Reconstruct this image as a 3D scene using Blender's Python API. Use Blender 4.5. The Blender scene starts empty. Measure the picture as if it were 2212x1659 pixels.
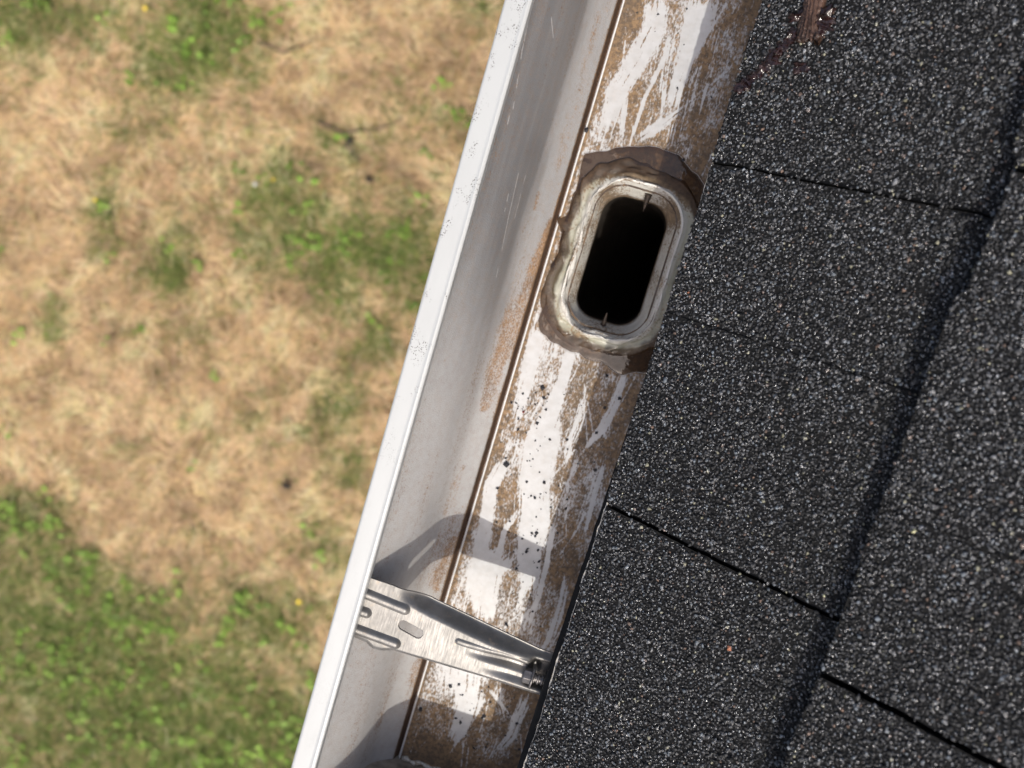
import bpy, math, random
import numpy as np
from mathutils import Vector, Matrix

sc = bpy.context.scene
COL = sc.collection
S = 0.0254                      # the gutter is measured in inches, the scene is in metres
HL = 108.0                      # height of the gutter lip above the ground, inches
rng = np.random.default_rng(7)
random.seed(7)

# ------------------------------------------------------------------ camera, sky, sun, exposure
CAM = np.array([3.173, 0.0, 17.247]); EUL = (-0.123, 0.105, 0.287); FPX = 950.0
cd = bpy.data.cameras.new("camera"); cam = bpy.data.objects.new("camera", cd); COL.objects.link(cam)
cam.location = Vector((CAM[0]*S, CAM[1]*S, (CAM[2]+HL)*S)); cam.rotation_euler = EUL
cd.sensor_width = 36; cd.lens = 36*FPX/1024; cd.clip_start = 0.01; cd.clip_end = 2000
cd.dof.use_dof = True; cd.dof.focus_distance = 0.445; cd.dof.aperture_fstop = 9.5
sc.camera = cam

TX, TY = 0.22, -0.49           # the sun's slope seen from the gutter
sdir = Vector((TX, TY, 1)).normalized()
w = bpy.data.worlds.new("World"); sc.world = w; w.use_nodes = True
wn = w.node_tree; wn.nodes.clear()
sky = wn.nodes.new('ShaderNodeTexSky'); sky.sky_type = 'NISHITA'; sky.sun_disc = False
sky.sun_elevation = math.asin(sdir.z); sky.sun_rotation = math.atan2(sdir.x, sdir.y)
sky.air_density = 0.8; sky.dust_density = 5.0; sky.ozone_density = 0.6
bg = wn.nodes.new('ShaderNodeBackground'); bg.inputs['Strength'].default_value = 0.15
wo = wn.nodes.new('ShaderNodeOutputWorld')
wn.links.new(sky.outputs[0], bg.inputs[0]); wn.links.new(bg.outputs[0], wo.inputs[0])
sl = bpy.data.lights.new("sun", 'SUN'); sl.energy = 2.05; sl.angle = math.radians(0.5); sl.color = (1.0, 0.955, 0.88)
so = bpy.data.objects.new("sun", sl); COL.objects.link(so)
so.rotation_euler = sdir.to_track_quat('Z', 'Y').to_euler(); so.location = (0, -3, 8)
sc.view_settings.view_transform = 'Standard'; sc.view_settings.look = 'None'
sc.view_settings.exposure = 0.55; sc.view_settings.gamma = 1.0
sc.cycles.use_denoising = True

# ------------------------------------------------------------------ measuring helpers
def rotm(a):
    return np.array(Matrix(((1,0,0),(0,1,0),(0,0,1))) if a is None else
                    __import__('mathutils').Euler(a, 'XYZ').to_matrix())
RC = rotm(EUL)
K = 1024/2212.0
def at(x, y, Z, o=None, n=None):
    """point of the photograph (2212 px wide) laid on the level plane Z, or on the plane (o, n); inches"""
    d = RC @ np.array([(x*K-512)/FPX, (384-y*K)/FPX, -1.0])
    t = (Z-CAM[2])/d[2] if n is None else np.dot(np.array(o)-CAM, n)/np.dot(d, n)
    return CAM + d*t

def lattice(seed):
    return np.random.default_rng(seed).random((256, 256))
_L = {}
def vnoise(x, y, seed=0):
    if seed not in _L: _L[seed] = lattice(seed)
    L = _L[seed]
    xi = np.floor(x).astype(int); yi = np.floor(y).astype(int)
    fx = x-xi; fy = y-yi; fx = fx*fx*(3-2*fx); fy = fy*fy*(3-2*fy)
    a = L[xi & 255, yi & 255]; b = L[(xi+1) & 255, yi & 255]; c = L[xi & 255, (yi+1) & 255]; d = L[(xi+1) & 255, (yi+1) & 255]
    return (a*(1-fx)+b*fx)*(1-fy)+(c*(1-fx)+d*fx)*fy
def fbm(x, y, seed=0, n=4):
    s = 0; a = 0.5; t = 0
    for k in range(n):
        s = s+a*vnoise(x*2**k+17*k, y*2**k+31*k, seed+k); t += a; a *= .55
    return s/t
def sst(a, b, x):
    t = np.clip((x-a)/(b-a), 0, 1); return t*t*(3-2*t)

# ------------------------------------------------------------------ mesh helpers
def tag(o, label=None, cat=None, group=None, kind=None):
    if label: o['label'] = label
    if cat: o['category'] = cat
    if group: o['group'] = group
    if kind: o['kind'] = kind
    return o
def empty(name, p):
    o = bpy.data.objects.new(name, None); COL.objects.link(o)
    o.location = (p[0]*S, p[1]*S, (p[2]+HL)*S); o.empty_display_size = .05
    return o
def mk(name, v, f, mat, parent=None, origin=None, smooth=False, attrs=None, inches=True, sharp=None):
    """v in inches relative to the lip (or metres), f a list or an array of equal-sized faces"""
    v = np.asarray(v, float)
    if inches: v = (v+np.array([0, 0, HL]))*S
    if parent is not None: org = np.array(parent.location)+(np.array(parent.parent.location) if parent.parent else 0)
    elif origin is not None:
        org = np.asarray(origin, float)
        if inches: org = (org+np.array([0, 0, HL]))*S
    else: org = np.array([v[:, 0].mean(), v[:, 1].mean(), v[:, 2].min()])
    v = v-org
    me = bpy.data.meshes.new(name)
    if isinstance(f, np.ndarray):
        n, k = f.shape
        me.vertices.add(len(v)); me.vertices.foreach_set('co', v.astype(np.float32).ravel())
        me.loops.add(n*k); me.loops.foreach_set('vertex_index', f.astype(np.int32).ravel())
        me.polygons.add(n); me.polygons.foreach_set('loop_start', np.arange(0, n*k, k, dtype=np.int32))
        me.update(calc_edges=True)
    else:
        me.from_pydata([tuple(p) for p in v], [], [tuple(map(int, q)) for q in f])
    if smooth: me.polygons.foreach_set('use_smooth', np.ones(len(me.polygons), bool))
    for k, a in (attrs or {}).items():
        a = np.asarray(a, np.float32)
        if a.ndim == 1:
            at_ = me.attributes.new(k, 'FLOAT', 'POINT'); at_.data.foreach_set('value', a)
        else:
            if a.shape[1] == 3: a = np.hstack([a, np.ones((len(a), 1), np.float32)])
            at_ = me.attributes.new(k, 'FLOAT_COLOR', 'POINT'); at_.data.foreach_set('color', a.ravel())
    if mat: me.materials.append(mat)
    o = bpy.data.objects.new(name, me); COL.objects.link(o)
    if parent is not None: o.parent = parent
    else: o.location = org
    me.update()
    return o
def gridf(nu, nv, off=0):
    i = np.arange(nu-1)[:, None]*nv+np.arange(nv-1)[None, :]
    return (np.stack([i, i+nv, i+nv+1, i+1], -1).reshape(-1, 4))+off
def box(x0, x1, y0, y1, z0, z1):
    v = [(x, y, z) for x in (x0, x1) for y in (y0, y1) for z in (z0, z1)]
    f = [(0,1,3,2), (4,6,7,5), (0,4,5,1), (2,3,7,6), (0,2,6,4), (1,5,7,3)]
    return v, f
def joinm(parts):
    V = []; F = []
    for v, f in parts:
        o = len(V); V += [tuple(p) for p in v]; F += [tuple(i+o for i in q) for q in f]
    return V, F
def prism(pts, axis, a, b):
    """closed outline pts (2-D) extruded along an axis from a to b"""
    n = len(pts); V = []
    for t in (a, b):
        for p in pts:
            V.append({'x': (t, p[0], p[1]), 'y': (p[0], t, p[1]), 'z': (p[0], p[1], t)}[axis])
    F = [tuple(range(n))[::-1], tuple(range(n, 2*n))]+[(i, (i+1) % n, n+(i+1) % n, n+i) for i in range(n)]
    return V, F
def recalc(o):
    import bmesh
    bm = bmesh.new(); bm.from_mesh(o.data); bmesh.ops.recalc_face_normals(bm, faces=bm.faces); bm.to_mesh(o.data); bm.free(); return o
def bevel(o, w, seg=2):
    m = o.modifiers.new('bevel', 'BEVEL'); m.width = w; m.segments = seg; m.limit_method = 'ANGLE'; return o
def tube(pts, rad, n=8, caps=True):
    pts = [np.array(p, float) for p in pts]; V = []; F = []
    for i, p in enumerate(pts):
        t = pts[min(i+1, len(pts)-1)]-pts[max(i-1, 0)]; t /= np.linalg.norm(t)
        a = np.cross(t, (0, 0, 1) if abs(t[2]) < .9 else (1, 0, 0)); a /= np.linalg.norm(a); b = np.cross(t, a)
        r = rad[i] if hasattr(rad, '__len__') else rad
        for k in range(n):
            th = 2*math.pi*k/n; V.append(tuple(p+r*(math.cos(th)*a+math.sin(th)*b)))
    for i in range(len(pts)-1):
        for k in range(n):
            F.append((i*n+k, i*n+(k+1) % n, (i+1)*n+(k+1) % n, (i+1)*n+k))
    if caps: F += [tuple(range(n))[::-1], tuple(range((len(pts)-1)*n, len(pts)*n))]
    return V, F

# ------------------------------------------------------------------ materials
class M:
    def __init__(s, name):
        s.m = bpy.data.materials.new(name); s.m.use_nodes = True; s.t = s.m.node_tree
        s.b = s.t.nodes['Principled BSDF']; s.out = s.t.nodes['Material Output']
        s._co = None
    def n(s, ty, **kw):
        x = s.t.nodes.new(ty)
        for k, v in kw.items():
            if k in x.inputs.keys(): s.set(x.inputs[k], v)
            else: setattr(x, k, v)
        return x
    def set(s, i, v):
        if hasattr(v, 'is_linked') or isinstance(v, bpy.types.NodeSocket): s.t.links.new(v, i)
        elif isinstance(v, tuple) and len(v) == 3 and i.type == 'RGBA': i.default_value = (*v, 1)
        else: i.default_value = v
    def p(s, **kw):
        for k, v in kw.items(): s.set(s.b.inputs[k.replace('_', ' ')], v)
        return s
    def co(s, scale=(1, 1, 1), rot=(0, 0, 0)):
        g = s.n('ShaderNodeNewGeometry')       # world position in metres
        mp = s.n('ShaderNodeMapping'); s.t.links.new(g.outputs['Position'], mp.inputs[0])
        mp.inputs['Scale'].default_value = scale; mp.inputs['Rotation'].default_value = rot
        return mp.outputs[0]
    def noise(s, scale, detail=4, rough=.55, vec=None, sc3=None, rot=(0, 0, 0), out='Fac'):
        x = s.n('ShaderNodeTexNoise'); x.inputs['Scale'].default_value = scale
        x.inputs['Detail'].default_value = detail; x.inputs['Roughness'].default_value = rough
        s.t.links.new(vec or s.co(sc3 or (1, 1, 1), rot), x.inputs['Vector'])
        return x.outputs[out]
    def vor(s, scale, feat='F1', out='Distance', sc3=(1, 1, 1)):
        x = s.n('ShaderNodeTexVoronoi', feature=feat); x.inputs['Scale'].default_value = scale
        s.t.links.new(s.co(sc3), x.inputs['Vector']); return x.outputs[out]
    def math(s, op, a, b=0.0, c=None, clamp=False):
        x = s.n('ShaderNodeMath', operation=op, use_clamp=clamp); s.set(x.inputs[0], a); s.set(x.inputs[1], b)
        if c is not None: s.set(x.inputs[2], c)
        return x.outputs[0]
    def ramp(s, v, a, b, lo=0.0, hi=1.0):
        x = s.n('ShaderNodeMapRange', interpolation_type='SMOOTHSTEP'); s.set(x.inputs[0], v)
        for i, q in enumerate((a, b, lo, hi)): s.set(x.inputs[i+1], q)
        return x.outputs[0]
    def mix(s, f, a, b, blend='MIX'):
        x = s.n('ShaderNodeMix', data_type='RGBA', blend_type=blend); s.set(x.inputs['Factor'], f)
        s.set(x.inputs[6], a); s.set(x.inputs[7], b); return x.outputs[2]
    def attr(s, name, out='Fac'):
        x = s.n('ShaderNodeAttribute', attribute_name=name); return x.outputs[out]
    def bump(s, h, strength=.3, dist=.001):
        x = s.n('ShaderNodeBump'); x.inputs['Strength'].default_value = strength; x.inputs['Distance'].default_value = dist
        s.t.links.new(h, x.inputs['Height']); s.t.links.new(x.outputs[0], s.b.inputs['Normal']); return s

def plain(name, col, rough=.6, metal=0.0, nscale=60, var=.25, bump=.2, bdist=.001):
    m = M(name); nz = m.noise(nscale)
    m.p(Base_Color=m.mix(m.ramp(nz, .3, .7), tuple(c*(1-var) for c in col), tuple(min(1, c*(1+var)) for c in col)), Roughness=rough, Metallic=metal)
    m.bump(nz, bump, bdist); return m.m

def paint_dirty(name, paint, brown1, brown2, spd=900, peel=.12, rough=.3, streaky=False, shade_or_tint=None):
    """painted sheet metal with real dirt: attribute 'dirt' says how much dirt lies where, 'wet' where it is soaked or shade is painted in"""
    m = M(name)
    d = m.attr('dirt')
    fine = m.noise(spd, 3, .6, sc3=(1, .5, 1) if streaky else (1, 1, 1)); mid = m.noise(spd*.16, 4, .6)
    s = m.math('ADD', d, m.math('MULTIPLY', m.math('SUBTRACT', fine, .5), 2.6))
    s = m.math('ADD', s, m.math('MULTIPLY', m.math('SUBTRACT', mid, .5), .9))
    fac = m.ramp(s, .04, 1.02)
    bc = m.mix(m.ramp(m.noise(spd*.45, 4, .65), .3, .72), brown1, brown2)
    bc = m.mix(m.ramp(m.noise(spd*.06, 3, .5), .42, .7, 0, .45), bc, tuple(c*.5 for c in brown1))
    pc = m.mix(m.ramp(m.noise(45, 4, .6, sc3=(1, .25, 1)), .3, .8, 0, .4), paint, tuple(c*.82 for c in paint))
    if shade_or_tint is not None:
        pc = m.mix(m.attr('shade_or_tint'), pc, shade_or_tint)
    c = m.mix(m.math('MAXIMUM', m.math('MULTIPLY', fac, .93), m.ramp(mid, .3, .75, .02, .2)), pc, bc)
    wet = m.attr('wet')
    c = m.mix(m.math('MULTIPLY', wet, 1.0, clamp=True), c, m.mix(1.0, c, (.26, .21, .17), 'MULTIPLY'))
    r = m.ramp(fac, 0, 1, rough, .8)
    r = m.math('SUBTRACT', r, m.math('MULTIPLY', wet, .2), clamp=True)
    m.p(Base_Color=c, Roughness=r); m.b.inputs['IOR'].default_value = 1.5
    h = m.math('ADD', m.math('MULTIPLY', fac, .5), m.math('MULTIPLY', m.noise(1500, 2, .5), peel*3))
    m.bump(h, .35, .0002)
    return m.m
PAINT = (.62, .64, .655)
MAT_FLOOR = paint_dirty('gutter_floor_paint', (.47, .475, .475), (.065, .036, .012), (.25, .145, .056), 1100, .06, .33, True)
MAT_WALL = paint_dirty('gutter_wall_paint', (.39, .39, .385), (.15, .075, .028), (.33, .20, .10), 1700, .9, .34, True, shade_or_tint=(.145, .15, .155))  # last grey stands in for dark reflections in the gloss
MAT_COLLAR = paint_dirty('outlet_sealant', (.66, .65, .60), (.10, .06, .025), (.30, .2, .11), 800, .3, .25, shade_or_tint=(.33, .33, .255))
def lip_mat():
    m = M('gutter_lip_paint')
    c = m.mix(m.ramp(m.noise(60, 4, .6, sc3=(1, .3, 1)), .35, .75, 0, .5), (.41, .42, .41), (.35, .36, .35))
    sp = m.ramp(m.vor(1300), .30, .40, 1, 0)
    cl = m.ramp(m.noise(110, 3, .6, sc3=(1, .55, 1)), .52, .62)
    y = m.n('ShaderNodeSeparateXYZ'); m.t.links.new(m.co(), y.inputs[0])
    up = m.ramp(y.outputs[1], -.16, -.02, .12, 1)
    k = m.math('MULTIPLY', m.math('MULTIPLY', sp, cl), up)
    c = m.mix(m.math('MULTIPLY', k, .8), c, (.05, .04, .03))
    m.p(Base_Color=c, Roughness=.38); m.bump(m.noise(1200, 2), .12, .0002); return m.m
MAT_LIP = lip_mat()
def metal_mat():
    m = M('brushed_aluminium')
    br = m.noise(1400, 3, .6, sc3=(1, .10, 1), rot=(0, 0, .05)); big = m.noise(90, 3)
    c = m.mix(m.ramp(big, .35, .7), (.165, .16, .15), (.25, .24, .225))
    c = m.mix(m.math('MULTIPLY', m.ramp(m.noise(240, 4, .65), .58, .75), .6), c, (.34, .27, .2))
    m.p(Base_Color=c, Metallic=.65, Roughness=m.ramp(br, .25, .75, .42, .58)); m.bump(br, .35, .0002); return m.m
MAT_METAL = metal_mat()
def gran_mat():
    m = M('stone_granules'); gl = m.attr('tint', 'Alpha')                 # how wet and glassy each granule is
    m.p(Base_Color=m.attr('tint', 'Color'), Roughness=m.ramp(gl, 0, 1, .62, .20), IOR=m.ramp(gl, 0, 1, 1.35, 2.6))
    m.bump(m.noise(1700, 2, .6), .9, .0009)
    return m.m
MAT_GRAN = gran_mat()
def far_shingle():
    m = M('shingle_surface')
    c = m.mix(m.ramp(m.n('ShaderNodeSeparateColor', Color=m.vor(700, out='Color')).outputs[0], .1, .95), (.008, .008, .009), (.075, .077, .08))
    m.p(Base_Color=c, Roughness=.4); m.bump(m.vor(700), .8, .0012).m.name
    return m.m
MAT_SHINGLE = far_shingle()
MAT_ASPH = plain('black_asphalt', (.006, .006, .006), .8, 0, 500, .3, .6, .0006)
MAT_ASPH.node_tree.nodes['Principled BSDF'].inputs['Specular IOR Level'].default_value = .2
MAT_WHITE = plain('white_paint', (.72, .72, .7), .45, 0, 30, .06)
MAT_DARK = plain('dirty_shaded_downspout', (.05, .042, .035), .5, 0, 120, .4)  # grime and the shade down the pipe, both in this dark colour
MAT_SCREW = plain('weathered_steel_screw', (.16, .15, .145), .42, .7, 300, .35, .4, .0004)
MAT_RUST = plain('rusty_screw_steel', (.03, .02, .014), .6, .2, 400, .4, .4, .0004)
MAT_WOOD = plain('deck_board', (.3, .2, .12), .8, 0, 60, .3)

# ------------------------------------------------------------------ ground
def green_field(x, y):
    """how green the lawn is at (x, y) inches: patches as they lie in the yard"""
    g = np.full(np.shape(x), -.13)
    for px, py, rx, ry, s in GREEN:
        q = at(px, py, -HL); g = g+1.35*s*np.exp(-(((x-q[0])/rx)**2+((y-q[1])/ry)**2))
    low = at(500, 1270, -HL)[1]
    tilt = (y-low)+.10*(x+60)                       # the greener strip at the near end of the yard
    g = g+.85*sst(7, -12, tilt+10*(fbm(x*.09, y*.09, 40)-.5))
    return g+1.05*(fbm(x*.16, y*.16, 11, 5)-.5)+.75*(fbm(x*.6, y*.6, 12, 3)-.5)
GREEN = [(440, 100, 7, 7, .85), (40, 50, 6, 5, .8), (240, 450, 3, 5, .6), (125, 690, 1.6, 2.4, 1.0), (860, 560, 8, 6, .8),
         (620, 440, 6, 5, .55), (640, 560, 7, 5, .35), (385, 560, 3, 5, .5), (720, 870, 5, 5, .5), (200, 30, 5, 4, .5), (330, 150, 4, 4, .4),
         (720, 300, 2, 2, .6), (370, 590, 2, 4, .4), (10, 1110, 4, 3, .8), (520, 900, 3, 2, .3), (750, 980, 3, 3, .4),
         (820, 750, 3, 3, .3), (700, 1180, 6, 3, .5), (280, 970, 2, 2, .4), (250, 780, 2, 2, .4), (600, 1310, 8, 6, .35),
         (120, 1350, 6, 5, .3), (330, 1560, 9, 6, .25), (550, 1560, 6, 6, .3), (170, 1210, 5, 3, .35)]
def ground():
    xs = np.concatenate([[-1500, -600, -280, -160], np.arange(-120, 21, 1.0), [60, 160, 400, 1500]])
    ys = np.concatenate([[-1500, -600, -300, -200], np.arange(-150, 71, 1.0), [120, 200, 400, 1500]])
    X, Y = np.meshgrid(xs, ys, indexing='ij')
    near = (np.abs(X) < 140) & (np.abs(Y) < 160)
    Z = -HL+np.where(near, .5*(fbm(X*.05, Y*.05, 3)-.5), 0)
    v = np.stack([X, Y, Z], -1).reshape(-1, 3)
    m = M('dry_lawn_soil')
    g = m.ramp(m.attr('green'), .0, .55)
    a = m.mix(m.ramp(m.noise(55, 5, .7), .3, .7), (.16, .10, .055), (.40, .27, .15))
    b = m.mix(m.ramp(m.noise(45, 5, .7), .3, .7), (.055, .07, .022), (.12, .15, .045))
    m.p(Base_Color=m.mix(g, a, b), Roughness=.95); m.b.inputs['Specular IOR Level'].default_value = .1
    m.bump(m.noise(80, 5, .7), .8, .02)
    o = mk('ground', v, gridf(len(xs), len(ys)), m.m, smooth=True, attrs={'green': green_field(v[:, 0], v[:, 1])}, origin=(0, 0, -HL))
    tag(o, kind='structure')
ground()
def blades(name, x, y, ln, wd, lean, azi, col, mat, rough_z=0.0, z0=None):
    n = len(x); d = np.stack([np.cos(azi), np.sin(azi)], -1); p = np.stack([-d[:, 1], d[:, 0]], -1)
    zb = -HL-.1+.5*(fbm(x*.05, y*.05, 3)-.5) if z0 is None else z0
    V = np.zeros((n, 6, 3)); h = ln*np.cos(lean); r = ln*np.sin(lean)
    for i, (t, wf) in enumerate(((0, 1), (.55, .8), (1, .15))):
        cx = x+d[:, 0]*r*t**1.5; cy = y+d[:, 1]*r*t**1.5; cz = zb+rough_z+h*(1-(1-t)**1.6)
        for j, sg in enumerate((-1, 1)):
            V[:, i*2+j, 0] = cx+sg*p[:, 0]*wd*wf/2; V[:, i*2+j, 1] = cy+sg*p[:, 1]*wd*wf/2; V[:, i*2+j, 2] = cz
    b = np.arange(n)[:, None]*6
    F = np.concatenate([b+np.array([0, 1, 3, 2]), b+np.array([2, 3, 5, 4])])
    C = np.repeat(col, 6, axis=0)
    return mk(name, V.reshape(-1, 3), F, mat, origin=(-55, -30, -HL), attrs={'tint': C})
def leaf_mat(name, rough=.55):
    m = M(name); m.p(Base_Color=m.attr('tint', 'Color'), Roughness=rough); m.b.inputs['Specular IOR Level'].default_value = .25
    tr = m.n('ShaderNodeBsdfTranslucent'); m.t.links.new(m.attr('tint', 'Color'), tr.inputs[0])
    mx = m.n('ShaderNodeMixShader'); mx.inputs[0].default_value = .25
    m.t.links.new(m.b.outputs[0], mx.inputs[1]); m.t.links.new(tr.outputs[0], mx.inputs[2]); m.t.links.new(mx.outputs[0], m.out.inputs[0])
    return m.m
MAT_LEAF = leaf_mat('grass_blades')
def lawn():
    def scatter(nin, nout):
        xi = rng.uniform(-90, -14, nin); yi = rng.uniform(-104, 34, nin)
        xo = rng.uniform(-120, 6, nout); yo = rng.uniform(-148, 68, nout)
        k = ~((xo > -90) & (xo < -14) & (yo > -104) & (yo < 34))
        return np.concatenate([xi, xo[k]]), np.concatenate([yi, yo[k]])
    x, y = scatter(95000, 45000); n = len(x)                      # dead straw, mostly lying down, combed in swirls
    a = 6.28*fbm(x*.10, y*.10, 21, 3)*1.6+rng.normal(0, .8, n)
    t = (fbm(x*.45, y*.45, 23, 3)-.5)*4.2+rng.normal(0, .45, n)
    base = np.array([.70, .49, .28]); c = base*(1+.40*t[:, None])
    c[:, 2] *= 1+rng.normal(0, .1, n); pale = rng.random(n) < .10; c[pale] = np.array([.78, .62, .40]); c = np.clip(c, .05, .8)
    k = rng.random(n) < np.clip(1.15-.75*green_field(x, y), .25, 1)
    o = blades('dead_grass', x[k], y[k], rng.uniform(1.2, 3.6, n)[k], rng.uniform(.05, .11, n)[k], rng.uniform(1.15, 1.5, n)[k], a[k], c[k], MAT_LEAF, rng.uniform(0, .5, n)[k])
    tag(o, 'dry tan straw grass matted over the yard below the gutter', 'dead grass', kind='stuff')
    x, y = scatter(170000, 70000); n = len(x); g = green_field(x, y)
    k = rng.random(n) < np.clip(.08+1.3*g, 0.05, 1); x, y, g = x[k], y[k], g[k]; n = len(x)
    t = rng.normal(0, .3, n)+(fbm(x*.3, y*.3, 30)-.5)*1.5
    c = np.array([.145, .195, .052])*(1+.42*t[:, None]); yel = rng.random(n) < .25; c[yel] = np.array([.26, .32, .08])*(1+.2*t[yel, None])
    c = np.clip(c, .02, .6)
    o = blades('green_grass', x, y, rng.uniform(1.2, 3.0, n), rng.uniform(.07, .14, n), rng.uniform(.35, 1.25, n), rng.uniform(0, 6.28, n), c, MAT_LEAF)
    tag(o, 'green lawn grass growing in patches through the dry thatch', 'grass', kind='stuff')
    # clover and weed leaflets: small round leaves in tufts
    cx, cy = scatter(5200, 1800); g = green_field(cx, cy); k = rng.random(len(cx)) < np.clip(g*.42-.06, 0.006, 1)
    cx, cy = cx[k], cy[k]; V = []; F = []; C = []
    for X, Y in zip(cx, cy):
        tc = np.array([.19, .30, .05])*random.uniform(.6, 1.35)
        for q in range(random.randint(3, 6)):
            r = random.uniform(.25, .5); th = random.uniform(0, 6.28); ox = X+random.gauss(0, .55); oy = Y+random.gauss(0, .55); oz = -HL+random.uniform(.8, 2.0)
            tx = random.uniform(-.5, .5); ty = random.uniform(-.5, .5); b = len(V)
            for i in range(6):
                u = math.cos(th+i*1.047)*r; w_ = math.sin(th+i*1.047)*r*.8
                V.append((ox+u, oy+w_, oz+u*tx+w_*ty)); C.append(tc)
            F.append(list(range(b, b+6)))
    o = mk('clover_leaves', V, np.array(F), MAT_LEAF, origin=(-55, -30, -HL), attrs={'tint': np.array(C)})
    tag(o, 'bright green clover and weed leaves in tufts across the lawn', 'clover', kind='stuff')
lawn()
# yellow flower heads, a white petal, twigs lying in the yard
MAT_YEL = plain('yellow_petals', (.75, .55, .04), .6, 0, 200, .2)
def flower(px, py, r, label, grp=None):
    c = at(px, py, -HL+2.2); root = empty('yellow_flower', (c[0], c[1], -HL))
    V = []; F = []; n = 14
    for ring, (rr, zz) in enumerate(((.95, 0), (.6, .12))):
        for i in range(n):
            a0 = 6.283*i/n+ring*.2; b = len(V); q = r*rr
            for u, w_, z in ((0, -.06*r, .0), (.6*q, -.16*r, .05), (q, 0, zz-.03), (.6*q, .16*r, .05), (0, .06*r, .0)):
                V.append((c[0]+u*math.cos(a0)-w_*math.sin(a0), c[1]+u*math.sin(a0)+w_*math.cos(a0), c[2]+z+.02*ring))
            F.append((b, b+1, b+2, b+3, b+4))
    mk('petals', V, F, MAT_YEL, root)
    v, f = tube([(c[0], c[1], -HL-.1), (c[0]+.1, c[1], -HL+1.2), (c[0], c[1], c[2])], .05, 6)
    mk('stem', v, f, plain('flower_stem', (.12, .2, .05)), root, smooth=True)
    tag(root, label, 'flower', grp)
flower(645, 1300, .42, 'yellow flower in the green strip of lawn near the gutter lip', 'yellow flowers in the lawn')
flower(313, 18, .38, 'yellow flower at the far end of the yard above the green patch', 'yellow flowers in the lawn')
flower(590, 388, .25, 'small yellow flower in the middle of the dry lawn', 'yellow flowers in the lawn')
flower(205, 432, .28, 'yellow flower beside the long weedy clump on the tan lawn', 'yellow flowers in the lawn')
c = at(552, 398, -HL+1.2)
v, f = tube([c+(-.3, 0, 0), c+(-.12, 0, .05), c+(.1, 0, .05), c+(.3, 0, 0)], [.08, .26, .25, .07], 8)
tag(mk('white_pebble', v, f, MAT_WHITE, smooth=True), 'small white pebble lying in the grass', 'pebble')
MAT_TWIG = plain('dead_twig_bark', (.10, .065, .045), .8, 0, 90, .4)
def twig(pts, r, label):
    P3 = []
    for i, (a, b) in enumerate(pts):
        q = at(a, b, -HL+1.5); P3.append(q+np.array([0, 0, random.uniform(-.1, .2)]))
    D = []
    for i in range(len(P3)-1):
        for t in (0, .33, .66): D.append(P3[i]*(1-t)+P3[i+1]*t+np.array([random.gauss(0, .08), random.gauss(0, .08), 0]))
    D.append(P3[-1])
    v, f = tube(D, list(np.linspace(r, r*.4, len(D))), 7)
    tag(mk('dead_twig', v, f, MAT_TWIG, smooth=True), label, 'twig', 'dead twigs on the lawn')
twig([(685, 262), (740, 286), (800, 283), (845, 270), (872, 250)], .17, 'thin dark twig lying crosswise in the dry grass')
twig([(560, 90), (610, 112), (650, 100), (685, 80)], .16, 'short curved twig in the grass toward the top of the picture')
twig([(745, 310), (765, 335), (778, 352)], .2, 'stubby twig just below the long crosswise one')
for (a, b, r, lb) in ((757, 305, .5, 'dark clod of soil between the two twigs'), (797, 388, .55, 'darkest soil clod in the dry grass, above the bright green patch'), (620, 1050, .7, 'dark soil clod at the border of the green strip')):
    q = at(a, b, -HL+1.5); v, f = tube([q+(-r, 0, -.3), q+(-r*.5, .1, 0), q+(r*.4, -.05, .05), q+(r, 0, -.3)], [r*.25, r*.6, r*.55, r*.2], 9)
    v = [tuple(np.array(p)+rng.normal(0, .06, 3)) for p in v]
    tag(mk('soil_clod', v, f, plain('dark_soil', (.03, .024, .018), .9, 0, 60, .4), smooth=True), lb, 'soil clod', 'dark soil clods on the lawn')

# ------------------------------------------------------------------ gutter
ZF = -3.3; XG = 1.80; YC = -12.3; YE = 118.0
gut = empty('rain_gutter', (0, 0, ZF)); tag(gut, 'white aluminium rain gutter with brown stained floor and bright sunlit lip', 'gutter')
HC = np.array([3.32, .17]); HA, HB, HR = .745, 1.40, .50        # outlet throat: centre, half sizes, corner radius
def rrect(d, n=160):
    """rounded rectangle outline around the throat, grown by d"""
    a, b, r = HA+d, HB+d, HR+max(d, -.3)
    segs = [(a-r, b-r, 0), (-(a-r), b-r, 90), (-(a-r), -(b-r), 180), (a-r, -(b-r), 270)]
    out = []
    for cx, cy, a0 in segs:
        for i in range(n//4):
            th = math.radians(a0+90*i/(n//4-1)); out.append((HC[0]+cx+r*math.cos(th), HC[1]+cy+r*math.sin(th)))
    P = np.array(out+[out[0]]); s_ = np.concatenate([[0], np.cumsum(np.linalg.norm(np.diff(P, axis=0), axis=1))])
    t = np.linspace(0, s_[-1], n, endpoint=False); return np.stack([np.interp(t, s_, P[:, 0]), np.interp(t, s_, P[:, 1])], -1)
def sdrr(x, y):
    qx = np.abs(x-HC[0])-(HA-HR); qy = np.abs(y-HC[1])-(HB-HR)
    return np.hypot(np.maximum(qx, 0), np.maximum(qy, 0))+np.minimum(np.maximum(qx, qy), 0)-HR
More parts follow.
